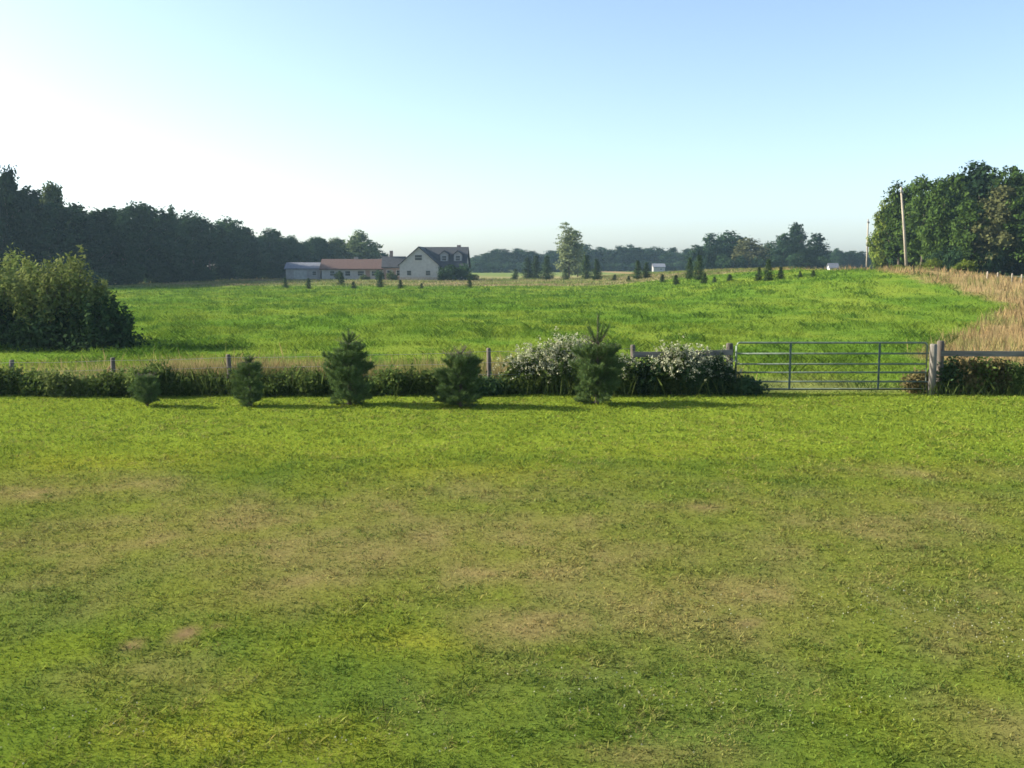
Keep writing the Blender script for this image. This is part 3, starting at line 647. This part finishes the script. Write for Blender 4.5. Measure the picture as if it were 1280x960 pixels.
def make_houses():
    # main house: a gabled block end-on to us, a longer dormered block to its right behind it
    x, y, _ = atY(525, 350, 210); z = float(hgt(x, y)) - .1
    h = empty('gabled_house', (x, y + 3.5, z), R(-3))
    tag(h, 'two storey house with a pale gable end and dark dormered roof', 'house')
    L, W, e, r = 7., 8.2, 3.3, 6.9
    m = MB(); gable_walls(m, L, W, e, r); m.build('wall', M['siding'], h)
    m = MB(); gable_roof(m, L, W, e, r, 'y', .35); ro = m.build('roof', M['dark_roof'], h)
    for q in (-2.1, 1.9): window(h, q, 1.6, .9, 1.0, -L / 2, 'front', M['siding'])
    window(h, -.1, 4.8, 1.5, 1.2, -L / 2)
    m = MB(); m.box((0, -L / 2 - .12, .3), (W + .1, .2, .8)); m.build('foundation', M['stone'], h)
    wing = MB(); vs = [(xx, 3.6 + dy, zz) for xx in (.2, 9.4) for dy, zz in ((-4.6, 0), (4.6, 0), (4.6, 2.9), (0, 6.85), (-4.6, 2.9))]
    wing.add(vs, [(4, 3, 2, 1, 0), (5, 6, 7, 8, 9), (0, 1, 6, 5), (1, 2, 7, 6), (4, 0, 5, 9), (2, 3, 8, 7), (3, 4, 9, 8)]); wing.build('wall', M['grey_siding'], h)
    rf = MB(); vs = [(xx, 3.6 + dy, zz) for xx in (.1, 9.8) for dy, zz in ((-5.1, 2.5), (0, 6.9), (5.1, 2.5), (5.1, 2.72), (0, 7.14), (-5.1, 2.72))]
    rf.add(vs, [(0, 1, 4, 5), (1, 2, 3, 4), (6, 11, 10, 7), (7, 10, 9, 8)] + [(i, i + 6, (i + 1) % 6 + 6, (i + 1) % 6) for i in range(6)]); ro2 = rf.build('roof', M['dark_roof'], h)
    m = MB(); m.box((7.6, 4.6, 7.), (.8, .8, 1.1)); m.build('chimney', M['brick'], ro2)
    for k in range(2):                       # dormers on the slope facing us
        d = MB(); xx = 4.9 + k * 2.9
        vs = [(xx + dx, yy, zz) for yy in (.1, 3.0) for dx, zz in ((-.85, 3.8), (.85, 3.8), (.85, 5.5), (0, 6.2), (-.85, 5.5))]
        d.add(vs, [(0, 1, 2, 3, 4), (9, 8, 7, 6, 5)] + [(i, i + 5, (i + 1) % 5 + 5, (i + 1) % 5) for i in range(5)]); do = d.build('dormer', M['grey_siding'], h)
        rf = MB()
        for sg in (-1, 1):
            vs = [(xx + sg * u, yy, v + o) for yy in (-.15, 3.1) for o in (.02, .16) for u, v in ((0, 6.2), (1.1, 5.3))]
            rf.add(vs, [(0, 1, 3, 2), (4, 6, 7, 5), (0, 4, 5, 1), (2, 3, 7, 6), (1, 5, 7, 3), (0, 2, 6, 4)])
        rf.build('dormer_roof', M['dark_roof'], do)
        window(h, xx, 4.7, .95, 1.1, .1)
    m = MB(); m.box((6.9, -2.1, 2.35), (5.0, 2.2, .16)); m.build('porch_roof', M['dark_roof'], h)
    for k in range(3):
        m = MB(); m.box((4.7 + k * 2.2, -3.0, 1.13), (.15, .15, 2.26)); m.build('porch_post', M['trim'], h)
    window(h, 5.8, 1.4, 1.1, 1.2, -1.0); window(h, 8.3, 1.4, 1.1, 1.2, -1.0)
    m = MB(); m.box((7.1, -1.03, 1.05), (.95, .06, 2.1)); m.build('door', M['door'], h)
    # wing between the house and the long red roof
    x, y, _ = atY(491, 349, 214); z = float(hgt(x, y)) - .1
    h = empty('wing_house', (x, y + 3, z), R(4))
    tag(h, 'low brownish wing with a chimney joined between red roof and gabled house', 'house')
    m = MB(); gable_walls(m, 4.4, 5.5, 2.9, 4.9, 'x'); m.build('wall', M['brick'], h)
    m = MB(); gable_roof(m, 4.4, 5.5, 2.9, 4.9, 'x'); ro = m.build('roof', M['dark_roof'], h)
    m = MB(); m.box((-.6, .2, 5.5), (.7, .7, 1.7)); m.build('chimney', M['brick'], ro)
    window(h, -.9, 1.6, 1., 1.2, -2.75); window(h, 1.1, 1.6, 1., 1.2, -2.75)
    # long low house with the red roof
    x, y, _ = atY(441, 349, 222); z = float(hgt(x, y)) - .1
    h = empty('red_roofed_house', (x, y + 3.4, z), R(2))
    tag(h, 'long low pale house with a faded red roof', 'house')
    L, W, e, r = 13.8, 7., 2.5, 4.4
    m = MB(); gable_walls(m, L, W, e, r, 'x'); m.build('wall', M['siding'], h)
    m = MB(); gable_roof(m, L, W, e, r, 'x', .5); ro = m.build('roof', M['red_roof'], h)
    m = MB(); m.box((.2, .4, r + .2), (.9, .7, 1.)); m.build('chimney', M['stone'], ro)
    for q, wd in ((-4.6, 1.), (-1.2, 1.1), (1.7, 1.4), (4.9, 1.6)): window(h, q, 1.45, wd, 1.1, -W / 2)
    m = MB(); m.box((3.2, -W / 2 - .03, 1.05), (.95, .06, 2.1)); d = m.build('door', M['brick'], h)
    m = MB(); m.tube([(3.55, -W / 2 - .06, 1.), (3.55, -W / 2 - .12, 1.)], .03, 6); m.build('handle', M['wire'], d)
    # grey garage
    x, y, _ = atY(378, 349, 224); z = float(hgt(x, y)) - .1
    h = empty('garage', (x, y + 3.2, z), R(3))
    tag(h, 'small grey garage with a pale door at the left end of the houses', 'garage')
    L, W, e, r = 7.6, 6.4, 2.5, 3.7
    m = MB(); gable_walls(m, L, W, e, r, 'x'); m.build('wall', M['grey_siding'], h)
    m = MB(); gable_roof(m, L, W, e, r, 'x', .35); m.build('roof', M['grey_roof'], h)
    m = MB()
    for k in range(4): m.box((-.6, -W / 2 - .04, .28 + k * .54), (2.8, .08, .52))
    m.build('garage_door', M['siding'], h)
    window(h, 2.5, 1.5, .8, .9, -W / 2)
    # shrubs round the houses
    for p, t, Y, hw, mname, lab in (
        (562, 329, 206, 15, 'wood', 'dark dense shrub in front of the porch of the gabled house'), (579, 327, 207, 11, 'wood', 'dark shrub at the right corner of the gabled house'),
        (590, 341, 205, 8, 'grove', 'low green shrub furthest right of the gabled house'), (553, 341, 204, 7, 'wood', 'small dark shrub at the foot of the pale gable'),
        (423, 338, 214, 6, 'grove', 'green shrub against the left part of the red roofed house'), (474, 336, 212, 7, 'wood', 'dark shrub by the right end of the red roofed house'),
        (456, 343, 214, 7, 'wood_light', 'low pale green shrub under the windows of the red roofed house'), (490, 338, 207, 7, 'wood_light', 'small shrub in front of the brownish wing')):
        tree_at(p, t, Y, hw, 'bush', mname, 0, lab, None, 'bush', 'bush')
    # little white house at the end of the road, and one among the far trees
    for p, Y, L, W, e, r, lab in ((1041, 258, 2.2, 2.2, 1.9, 2.9, 'tiny white shed in the gap left of the grove on the right'), (823, 434, 5., 5., 2.0, 3.3, 'tiny pale house half hidden in the far treeline')):
        x, y, _ = atY(p, 335, Y); z = float(hgt(x, y))
        if p > 1000: z = max(z, atY(p, 338.5, Y)[2] - .3)
        h = empty('white_shed' if p > 1000 else 'pale_house', (x, y, float(hgt(x, y)) - .1)); tag(h, lab, 'shed' if p > 1000 else 'house')
        m = MB(); gable_walls(m, L, W, e, r, 'x'); m.build('wall', M['white' if p > 1000 else 'grey_siding'], h)
        m = MB(); gable_roof(m, L, W, e, r, 'x', .25); m.build('roof', M['grey_roof'], h)
        window(h, .8, e * .55, .6, .7, -W / 2)
        m = MB(); m.box((-.7, -W / 2 - .03, .85), (.8, .06, 1.7)); m.build('door', M['grey_siding'], h)
make_houses()

# ------------------------------------------------------------------ utility poles
def make_pole(px, top, Y, lean, lab):
    x, y, tz = atY(px, top, Y); z = float(hgt(x, y)); H = tz - z
    o = empty('utility_pole', (x, y, z)); tag(o, lab, 'utility pole', 'utility poles along the road')
    m = MB(); m.tube([(0, 0, -.6), (-lean * .5, 0, H * .5), (-lean, 0, H)], [.15, .125, .095], 10); m.build('pole', M['pole'], o, True)
    m = MB(); m.box((-lean * .95, -.16, H - .55), (1.9, .1, .12), R(62)); ca = m.build('crossarm', M['pole'], o)
    for s in (-.85, -.35, .35, .85):
        m = MB(); c, sn = math.cos(R(62)), math.sin(R(62)); q = (-lean * .95 + s * c, -.16 + s * sn)
        m.tube([(*q, H - .49), (*q, H - .40), (*q, H - .32)], [.03, .06, .035], 8); m.build('insulator', M['ceramic'], ca, True)
make_pole(1139, 234, 104, 1.05, 'tall pale utility pole leaning slightly in front of the grove')
make_pole(1086, 274, 158, .1, 'smaller distant utility pole left of the grove')

# ------------------------------------------------------------------ fence, gate
def make_fence():
    POSTS = [(-135, 455, .07, 'post'), (13, 450, .06, 'post'), (140, 447, .06, 'post'), (287, 443, .06, 'post'), (437, 440, .06, 'post'), (612, 435, .055, 'post'), (793, 431, .06, 'post')]
    words = ['', 'grey fence post at the far left edge of the wire fence', 'grey fence post left of the smallest young pine', 'dark fence post just left of the second young pine',
             'fence post hidden behind the third young pine', 'thin dark fence post right of the fourth young pine', 'dark fence post where the wire meets the board rail']
    P3 = []
    for i, (p, t, r, mn) in enumerate(POSTS):
        x, y, tz = atY(p, t, FENCE_Y + .1); z = float(hgt(x, y)); P3.append((x, y, z, tz))
        m = MB(); l = random.uniform(-.04, .04)
        m.tube([(x, y, z - .3), (x + l * .5, y, (z + tz) / 2), (x + l, y, tz - .02), (x + l, y, tz)], [r * 1.05, r, r * .95, r * .8], 8)
        tag(m.build('fence_post', M[mn], None, True), words[i] or 'fence post of the wire fence left of the photo edge', 'fence post', 'posts of the wire fence')
    for k, fr in enumerate((.93, .68, .42, .18)):
        m = MB(); path = []
        for a, b in zip(P3, P3[1:]):
            for t in np.linspace(0, 1, 6, endpoint=False):
                q = [a[i] + (b[i] - a[i]) * t for i in range(4)]; path.append((q[0], q[1] - .07, q[2] + (q[3] - q[2]) * fr - .02 * math.sin(math.pi * t)))
        path.append((P3[-1][0], P3[-1][1] - .07, P3[-1][2] + (P3[-1][3] - P3[-1][2]) * fr))
        m.tube(path, .0045, 5)
        tag(m.build('fence_wire', M['wire'], None, True), ['top', 'second', 'third', 'lowest'][k] + ' wire strand strung along the fence posts behind the young pines', 'wire', 'wire strands of the fence')
    # gate posts
    def post(name, p, t, r, mn, lab, Y=FENCE_Y + .1):
        x, y, tz = atY(p, t, Y); z = float(hgt(x, y)); m = MB()
        m.tube([(x, y, z - .3), (x + .01, y, (z + tz) / 2), (x, y, tz - .03), (x, y, tz)], [r * 1.08, r, r, r * .8], 10)
        tag(m.build(name, M[mn], None, True), lab, 'post'); return x, y, z, tz
    a = post('gate_post', 912, 429, .085, 'post', 'dark wooden post at the left end of the metal gate')
    b = post('gate_post', 1176, 426, .085, 'post', 'dark wooden post where the right board rail starts')
    post('gate_post', 1167, 430, .085, 'old_post', 'pale grey wooden post at the right end of the metal gate', FENCE_Y - .05)
    # board rails
    def rail(x0, z0, x1, z1, y, lab):
        m = MB(); L = x1 - x0; n = 8; vs = []
        for i in range(n + 1):
            t = i / n; x = x0 + L * t; z = z0 + (z1 - z0) * t + .012 * math.sin(5 * t + x0)
            vs += [(x, y - .02, z - .065), (x, y + .02, z - .065), (x, y + .02, z + .065), (x, y - .02, z + .065)]
        fs = [(3, 2, 1, 0), tuple(n * 4 + k for k in range(4))]
        for i in range(n): fs += [(i * 4 + k, i * 4 + (k + 1) % 4, i * 4 + 4 + (k + 1) % 4, i * 4 + 4 + k) for k in range(4)]
        m.add(vs, fs); tag(m.build('fence_rail', M['board']), lab, 'fence rail')
    q = P3[-1]; zt = atY(850, 442, FENCE_Y)[2]
    rail(q[0] - .05, zt - .02, a[0] + .05, zt + .02, FENCE_Y - .03, 'grey board rail above the flowering bush left of the gate')
    x1 = atY(1500, 441, FENCE_Y)[0]
    rail(b[0] - .04, atY(1180, 441, FENCE_Y)[2], x1, atY(1280, 441, FENCE_Y)[2] - .05, FENCE_Y - .03, 'grey board rail running off to the right of the gate')
    x, y, tz = atY(1330, 430, FENCE_Y + .1); m = MB(); m.tube([(x, y, -.3), (x, y, tz)], [.085, .08], 10)
    tag(m.build('fence_post', M['post'], None, True), 'fence post carrying the right board rail outside the photo edge', 'fence post')
    # gate
    gx0 = atY(919, 440, FENCE_Y)[0]; gx1 = atY(1160, 440, FENCE_Y)[0]; zt = atY(1040, 428.5, FENCE_Y)[2]; zb = .12; gy = FENCE_Y
    W = gx1 - gx0; H = zt - zb
    g = empty('farm_gate', (gx0, gy, 0)); tag(g, 'grey green tubular metal farm gate of six bars between wooden posts', 'gate')
    r = .024
    m = MB()
    c = [(r, 0, zb), (r, 0, zt - .08), (.03 + r, 0, zt - .02), (.09, 0, zt), (W - .09, 0, zt), (W - .03 - r, 0, zt - .02), (W - r, 0, zt - .08), (W - r, 0, zb), (r, 0, zb)]
    m.tube(c, r, 10); m.build('frame', M['gate'], g, True)
    rows = [442, 455, 465.5, 477]
    for py in rows:
        m = MB(); z = atY(1040, py, FENCE_Y)[2]; m.tube([(r * 1.5, 0, z), (W - r * 1.5, 0, z)], .021, 8); m.build('bar', M['gate'], g, True)
    for px in (987, 1098):
        m = MB(); x = atY(px, 460, FENCE_Y)[0] - gx0; m.box((x, -.03, (zb + zt) / 2), (.05, .014, H)); m.build('brace', M['gate_dark'], g, bevel=.003)
    for z in (.3, zt - .25):
        m = MB(); m.tube([(W - r, 0, z), (W + .14, -.01, z)], .016, 8); m.build('hinge', M['gate_dark'], g, True)
    m = MB(); m.tube([(0.02, -.02, .85), (-.06, -.07, .80), (-.10, -.05, .86)], .01, 6); m.build('latch_chain', M['wire'], g, True)
make_fence()

# pale marker posts beside the road
for i, (p, t) in enumerate(((1234, 349), (1247, 350), (1265, 349), (1277, 350))):
    Y = 78 - i * 1.2; x, y, _ = atY(p, t, Y); z = float(hgt(x, y)); zt = z + .62; m = MB()
    m.tube([(x, y, z - .2), (x, y, zt - .05), (x, y, zt)], [.06, .06, .04], 8)
    tag(m.build('marker_post', M['pole'], None, True), 'short pale post sticking out of the tan grass near the right edge', 'marker post', 'pale posts in the tan grass by the road')

# ------------------------------------------------------------------ the row of five young pines
def young_pine(px, base, top, hw, label, leader=.25, ragged=.15, full=1.):
    x, y = ground(px, base); z = float(hgt(x, y)); H = atY(px, top, y)[2] - z; Rr = .84 * hw * y / F
    o = empty('young_pine', (x, y, z)); tag(o, label, 'pine tree', 'row of five young pines at the lawn edge')
    tr = MB(); tr.tube([(0, 0, -.1), (.01, 0, H * .5), (0, .01, H)], [.035 + .01 * H, .022, .006], 7)
    N = []; D = []; S = []
    lim = H * (1 - leader) * 1.04
    def shoot(p0, d, L, r=.008, dense=.04, cap=True):
        d = np.array(d) / np.linalg.norm(d); bend = np.array([0, 0, .12 * L]); tr.tube([p0, p0 + d * L * .5 - bend * .3, p0 + d * L + bend * .4], [r, r * .7, .003], 4)
        for t in np.arange(.25, 1.001, dense / max(L, .05)):
            if cap and p0[2] + d[2] * L * t > lim: break
            N.append(p0 + d * L * t + bend * (t - .6)); D.append(d); S.append(1.)
    hb = H * (1 - leader); nw = max(5, int(hb / .13))
    for i in range(nw):
        t = i / (nw - 1); zz = .06 + (hb - .06) * t
        env = Rr * (min(1, .72 + 1.1 * t) if t < .25 else max(.42, 1 - .6 * ((t - .25) / .75) ** 2.6)) * full
        nb = random.choice((8, 9, 10)) if t < .75 else 6
        for b in range(nb):
            a = b * 2 * math.pi / nb + i * 1.1 + random.uniform(-.45, .45); L = env * random.choice((1 - 2 * ragged, 1 - ragged, 1, 1 + ragged * .6, 1 + ragged * 1.3)) + .05
            up = random.uniform(-.1, .9) + .5 * t; d = np.array([math.cos(a), math.sin(a), up]); d /= np.linalg.norm(d)
            p0 = np.array([0, 0, max(.03, zz + random.uniform(-.13, .13))]); shoot(p0, d, L, .010)
            for s in np.linspace(.35, .95, max(3, int(L / .085))):
                for sg in (-1, 1):
                    e = d * .75 + sg * random.uniform(.4, 1.1) * np.array([-math.sin(a), math.cos(a), 0]) + np.array([0, 0, random.uniform(-.2, 1.5)])
                    shoot(p0 + d * L * s, e, (.42 * L * (1.2 - s) + .06) * random.uniform(.6, 1.3), .005)
    if leader > .04: shoot(np.array([0, 0, hb]), (.02, .02, 1), H - hb, .010, .028, False)
    if leader > .12:                          # the candles of the top whorl
        for b in range(5):
            a = b * 1.257 + .1; shoot(np.array([0, 0, hb + .04]), (math.cos(a) * .62, math.sin(a) * .62, 1.), (H - hb) * random.uniform(.6, .8), .010, .022, False)
    tr.build('trunk', M['bark'], o, True)
    N = np.array(N); D = np.array(D); per = 17; n = len(N) * per
    P = np.repeat(N, per, 0) + rng.normal(0, .006, (n, 3)); d = rng.normal(0, 1, (n, 3)); d /= np.linalg.norm(d, axis=1, keepdims=True)
    d = d * .75 + np.repeat(D, per, 0) * .9; d /= np.linalg.norm(d, axis=1, keepdims=True)
    ln = rng.uniform(.05, .11, n)[:, None]; u = np.cross(d, rng.normal(0, 1, (n, 3))); u /= np.linalg.norm(u, axis=1, keepdims=True); u *= .0045
    V = np.stack([P - u, P + u, P + d * ln], 1).reshape(-1, 3); V[:, 2] = np.maximum(V[:, 2], .015)
    link('crown', npmesh('crown', V, 3), M['pine'], o)
young_pine(184, 508, 470, 17, 'smallest dark young pine, first from the left in the row', .08, .12, 1.05)
young_pine(313, 508, 447, 20, 'sparse small young pine, second from the left in the row', .16, .3, .85)
young_pine(437, 506, 412, 27, 'bushy young pine with a feathery top, third from the left', .22, .2, 1.12)
young_pine(576, 508, 441, 29, 'squat wide young pine, fourth from the left in the row', .1, .15, 1.12)
young_pine(746, 505, 394, 29, 'tallest young pine with a bare forked leader, furthest right in the row', .36, .18, 1.28)

# ------------------------------------------------------------------ big shrub on the left
def big_shrub(px, top, Y, hw, label, n=26, low=False):
    x, y, tz = atY(px, top, Y); z = float(hgt(x, y)); H = tz - z; Rr = hw * Y / F
    o = empty('shrub', (x, y, z)); tag(o, label, 'shrub')
    st = MB(); up = []; upo = []; lo = []; loo = []
    for i in range(n):
        a = i * 2.4; q = math.sqrt((i + .5) / n); bx, by = .25 * Rr * q * math.cos(a), .25 * Rr * q * math.sin(a)
        ex, ey = Rr * q * math.cos(a), Rr * .8 * q * math.sin(a); hh = H * (1 - .45 * q ** 2.4) * random.uniform(.66, 1.06)
        p = [(bx, by, -.1), (bx + (ex - bx) * .45, by + (ey - by) * .45, hh * .5), (ex, ey, hh * .95)]
        st.tube(p, [.04, .022, .008], 5)
        for s in range(13):
            t = .10 + .95 * s / 12; c = np.array([np.interp(min(t, 1), [0, .5, 1], [v[k] for v in p]) + (max(t - .95, 0) * 2.2 if k == 2 else 0) for k in range(3)])
            m = int(56 - 30 * t); sp = (.42 - .33 * t) * (Rr / 2.4) ** .5
            L = c + rng.normal(0, 1, (m, 3)) * np.array([sp, sp, .24 - .06 * t]); L[:, 2] = np.clip(L[:, 2], .03, None)
            oo = L - np.array([0, 0, H * .35]); oo /= np.linalg.norm(oo, axis=1, keepdims=True)
            (up if t > .55 else lo).append(L); (upo if t > .55 else loo).append(oo)  # upper leaves get the painted sunlit tone, lower ones the painted shade
        # skirt reaching the ground
        L = np.array([ex * .95, ey * .95, H * .12]) + rng.normal(0, 1, (110, 3)) * np.array([.4, .4, H * .12]); L[:, 2] = np.abs(L[:, 2]); lo.append(L); loo.append(np.tile((ex, ey, .3), (110, 1)) / (Rr + .1))
    st.build('stems', M['bark'], o, True)
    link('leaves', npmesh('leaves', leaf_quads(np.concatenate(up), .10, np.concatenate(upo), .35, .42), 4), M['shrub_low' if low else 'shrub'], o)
    link('shaded_lower_leaves', npmesh('shaded_lower_leaves', leaf_quads(np.concatenate(lo), .09, np.concatenate(loo), .35, .5), 4), M['shrub_low'], o)
big_shrub(72, 316, 38, 66, 'large willowy shrub with top leaves toned a sunlit yellow green at the left of the pasture', 44)
big_shrub(-10, 308, 41, 80, 'large willowy shrub cut off by the left edge of the photo', 44)
big_shrub(126, 376, 37, 40, 'lower dark spreading shrub at the right foot of the large willowy shrub', 18, True)
big_shrub(-105, 285, 38, 80, 'unseen willowy shrub, raised to shade the others, just outside the left edge of the photo', 24)  # unseen shrub, made taller to throw shade on the shrubs beside it

# ------------------------------------------------------------------ weeds and flowering bushes along the fence
def weed(x, y, H, Rr, label, mname='weed', flowers=0, group=None, name='weed_clump', cat='weeds', leaf=.045, dens=1.):
    z = float(hgt(x, y)); o = empty(name, (x, y, z)); tag(o, label, cat, group)
    st = MB(); n = int(10 + 14 * Rr); P = []; T = []
    for i in range(n):
        a = i * 2.4 + random.uniform(-.3, .3); q = math.sqrt((i + .5) / n); e = (Rr * q * math.cos(a), Rr * .6 * q * math.sin(a), H * (1 - .35 * q * q) * random.uniform(.7, 1.05))
        st.tube([(e[0] * .4, e[1] * .4, -.02), (e[0] * .8, e[1] * .8, e[2] * .6), e], [.009, .007, .004], 4); T.append(e)
        for t in np.linspace(.15, 1, 7):
            c = np.array([e[0] * (.4 + .6 * t), e[1] * (.4 + .6 * t), e[2] * t]); m = int(26 * dens)
            P.append(c + rng.normal(0, 1, (m, 3)) * np.array([.11, .11, .07]) * (.7 + .5 * Rr))
    st.build('stems', M['bark'], o)
    P = np.concatenate(P); P[:, 2] = np.clip(P[:, 2], .01, None)
    link('leaves', npmesh('leaves', leaf_quads(P, leaf, None, 0, .5), 4), M[mname], o)
    if flowers:
        Q = []
        for e in T:
            if e[2] < H * .6 and random.random() < .5: continue
            for k in range(flowers * 3):
                Q.append(np.array(e) + rng.normal(0, 1, 3) * np.array([.20, .16, .13]) + (0, -.04, .02))
        Q = np.array(Q); Q = np.repeat(Q, 9, 0) + rng.normal(0, .03, (len(Q) * 9, 3))
        tag(link('flowers', npmesh('flowers', leaf_quads(Q, .02, None, 0, .8), 4), M['petal'], o), kind='stuff')
    return o
def make_weeds():
    g = 'dark weeds along the foot of the fence'
    p = -60.
    while p < 648:
        Y = 23.75 + random.uniform(-.15, .35); x = atY(p, 480, Y)[0]
        top = np.interp(p, [-60, 60, 110, 160, 210, 240, 330, 410, 470, 520, 560, 640], [462, 460, 474, 472, 455, 468, 470, 470, 468, 466, 470, 470]) + random.uniform(-11, 10)
        H = max(atY(p, top, Y)[2], .22)
        weed(x, Y, H, random.uniform(.24, .5), 'low leafy weed clump at the foot of the wire fence', random.choice(['weed', 'weed', 'weed', 'shrub_low'] if p > 190 else ['shrub', 'weed', 'weed']), 0, g, dens=random.uniform(.6, 1.1))
        p += random.uniform(14, 34)
    for p, top, Rr, fl, mn, lab in (
        (654, 452, .42, 3, 'weed', 'low bush with a little blossom furthest left of the flowering tangle'), (676, 437, .50, 6, 'weed', 'white flowering bush second from the left end of the flowering tangle'), (706, 428, .60, 9, 'weed', 'tall bush thick with white blossom left of the tallest young pine'),
        (726, 432, .5, 6, 'weed', 'white blossoming bush directly behind the tallest young pine'), (775, 446, .45, 2, 'weed', 'dark bush with few blossoms right of the tallest young pine'),
        (808, 450, .5, 0, 'shrub_low', 'dark green bush under the left end of the board rail'), (842, 437, .5, 6, 'weed', 'white flowering bush spilling over the board rail'),
        (868, 440, .5, 5, 'shrub_low', 'dark bush topped with white blossom under the board rail'), (895, 444, .42, 2, 'shrub_low', 'dark bush against the left gate post'),
        (930, 474, .4, 0, 'shrub_low', 'low dark bush at the left foot of the gate')):
        Y = 24.0 if p > 760 else 24.25; x = atY(p, 480, Y)[0]; weed(x, Y, atY(p, top, Y)[2], Rr, lab, mn, fl, None, 'flowering_bush' if fl else 'bush', 'bush', .05, 1.5)
    g = 'brownish weeds below the right board rail'
    for p in range(1186, 1380, 19):
        Y = 24.15; x = atY(p, 480, Y)[0]; weed(x, Y, atY(p, random.uniform(446, 462), Y)[2], .42, 'brownish green bramble clump below the right board rail', random.choice(['weed_brown', 'weed', 'weed', 'shrub_low']), 0, g, 'bramble', 'bramble', .045, 1.2)
    weed(atY(1150, 480, 24.3)[0], 24.3, .5, .35, 'tuft of tan weeds behind the right end of the gate', 'weed_brown', 0, None)
make_weeds()

# ------------------------------------------------------------------ the air
hz = MB(); hz.box((0, 0, 14), (2100, 2100, 32))
hm = bpy.data.materials.new('haze'); hm.use_nodes = True; t = hm.node_tree; t.nodes.remove(t.nodes['Principled BSDF'])
pv = t.nodes.new('ShaderNodeVolumePrincipled'); pv.inputs['Color'].default_value = (.55, .82, 1, 1); pv.inputs['Density'].default_value = .0002
pv.inputs['Anisotropy'].default_value = .2
t.links.new(pv.outputs[0], t.nodes['Material Output'].inputs['Volume'])
tag(hz.build('haze', hm), 'thin pale summer haze', 'haze', kind='stuff')
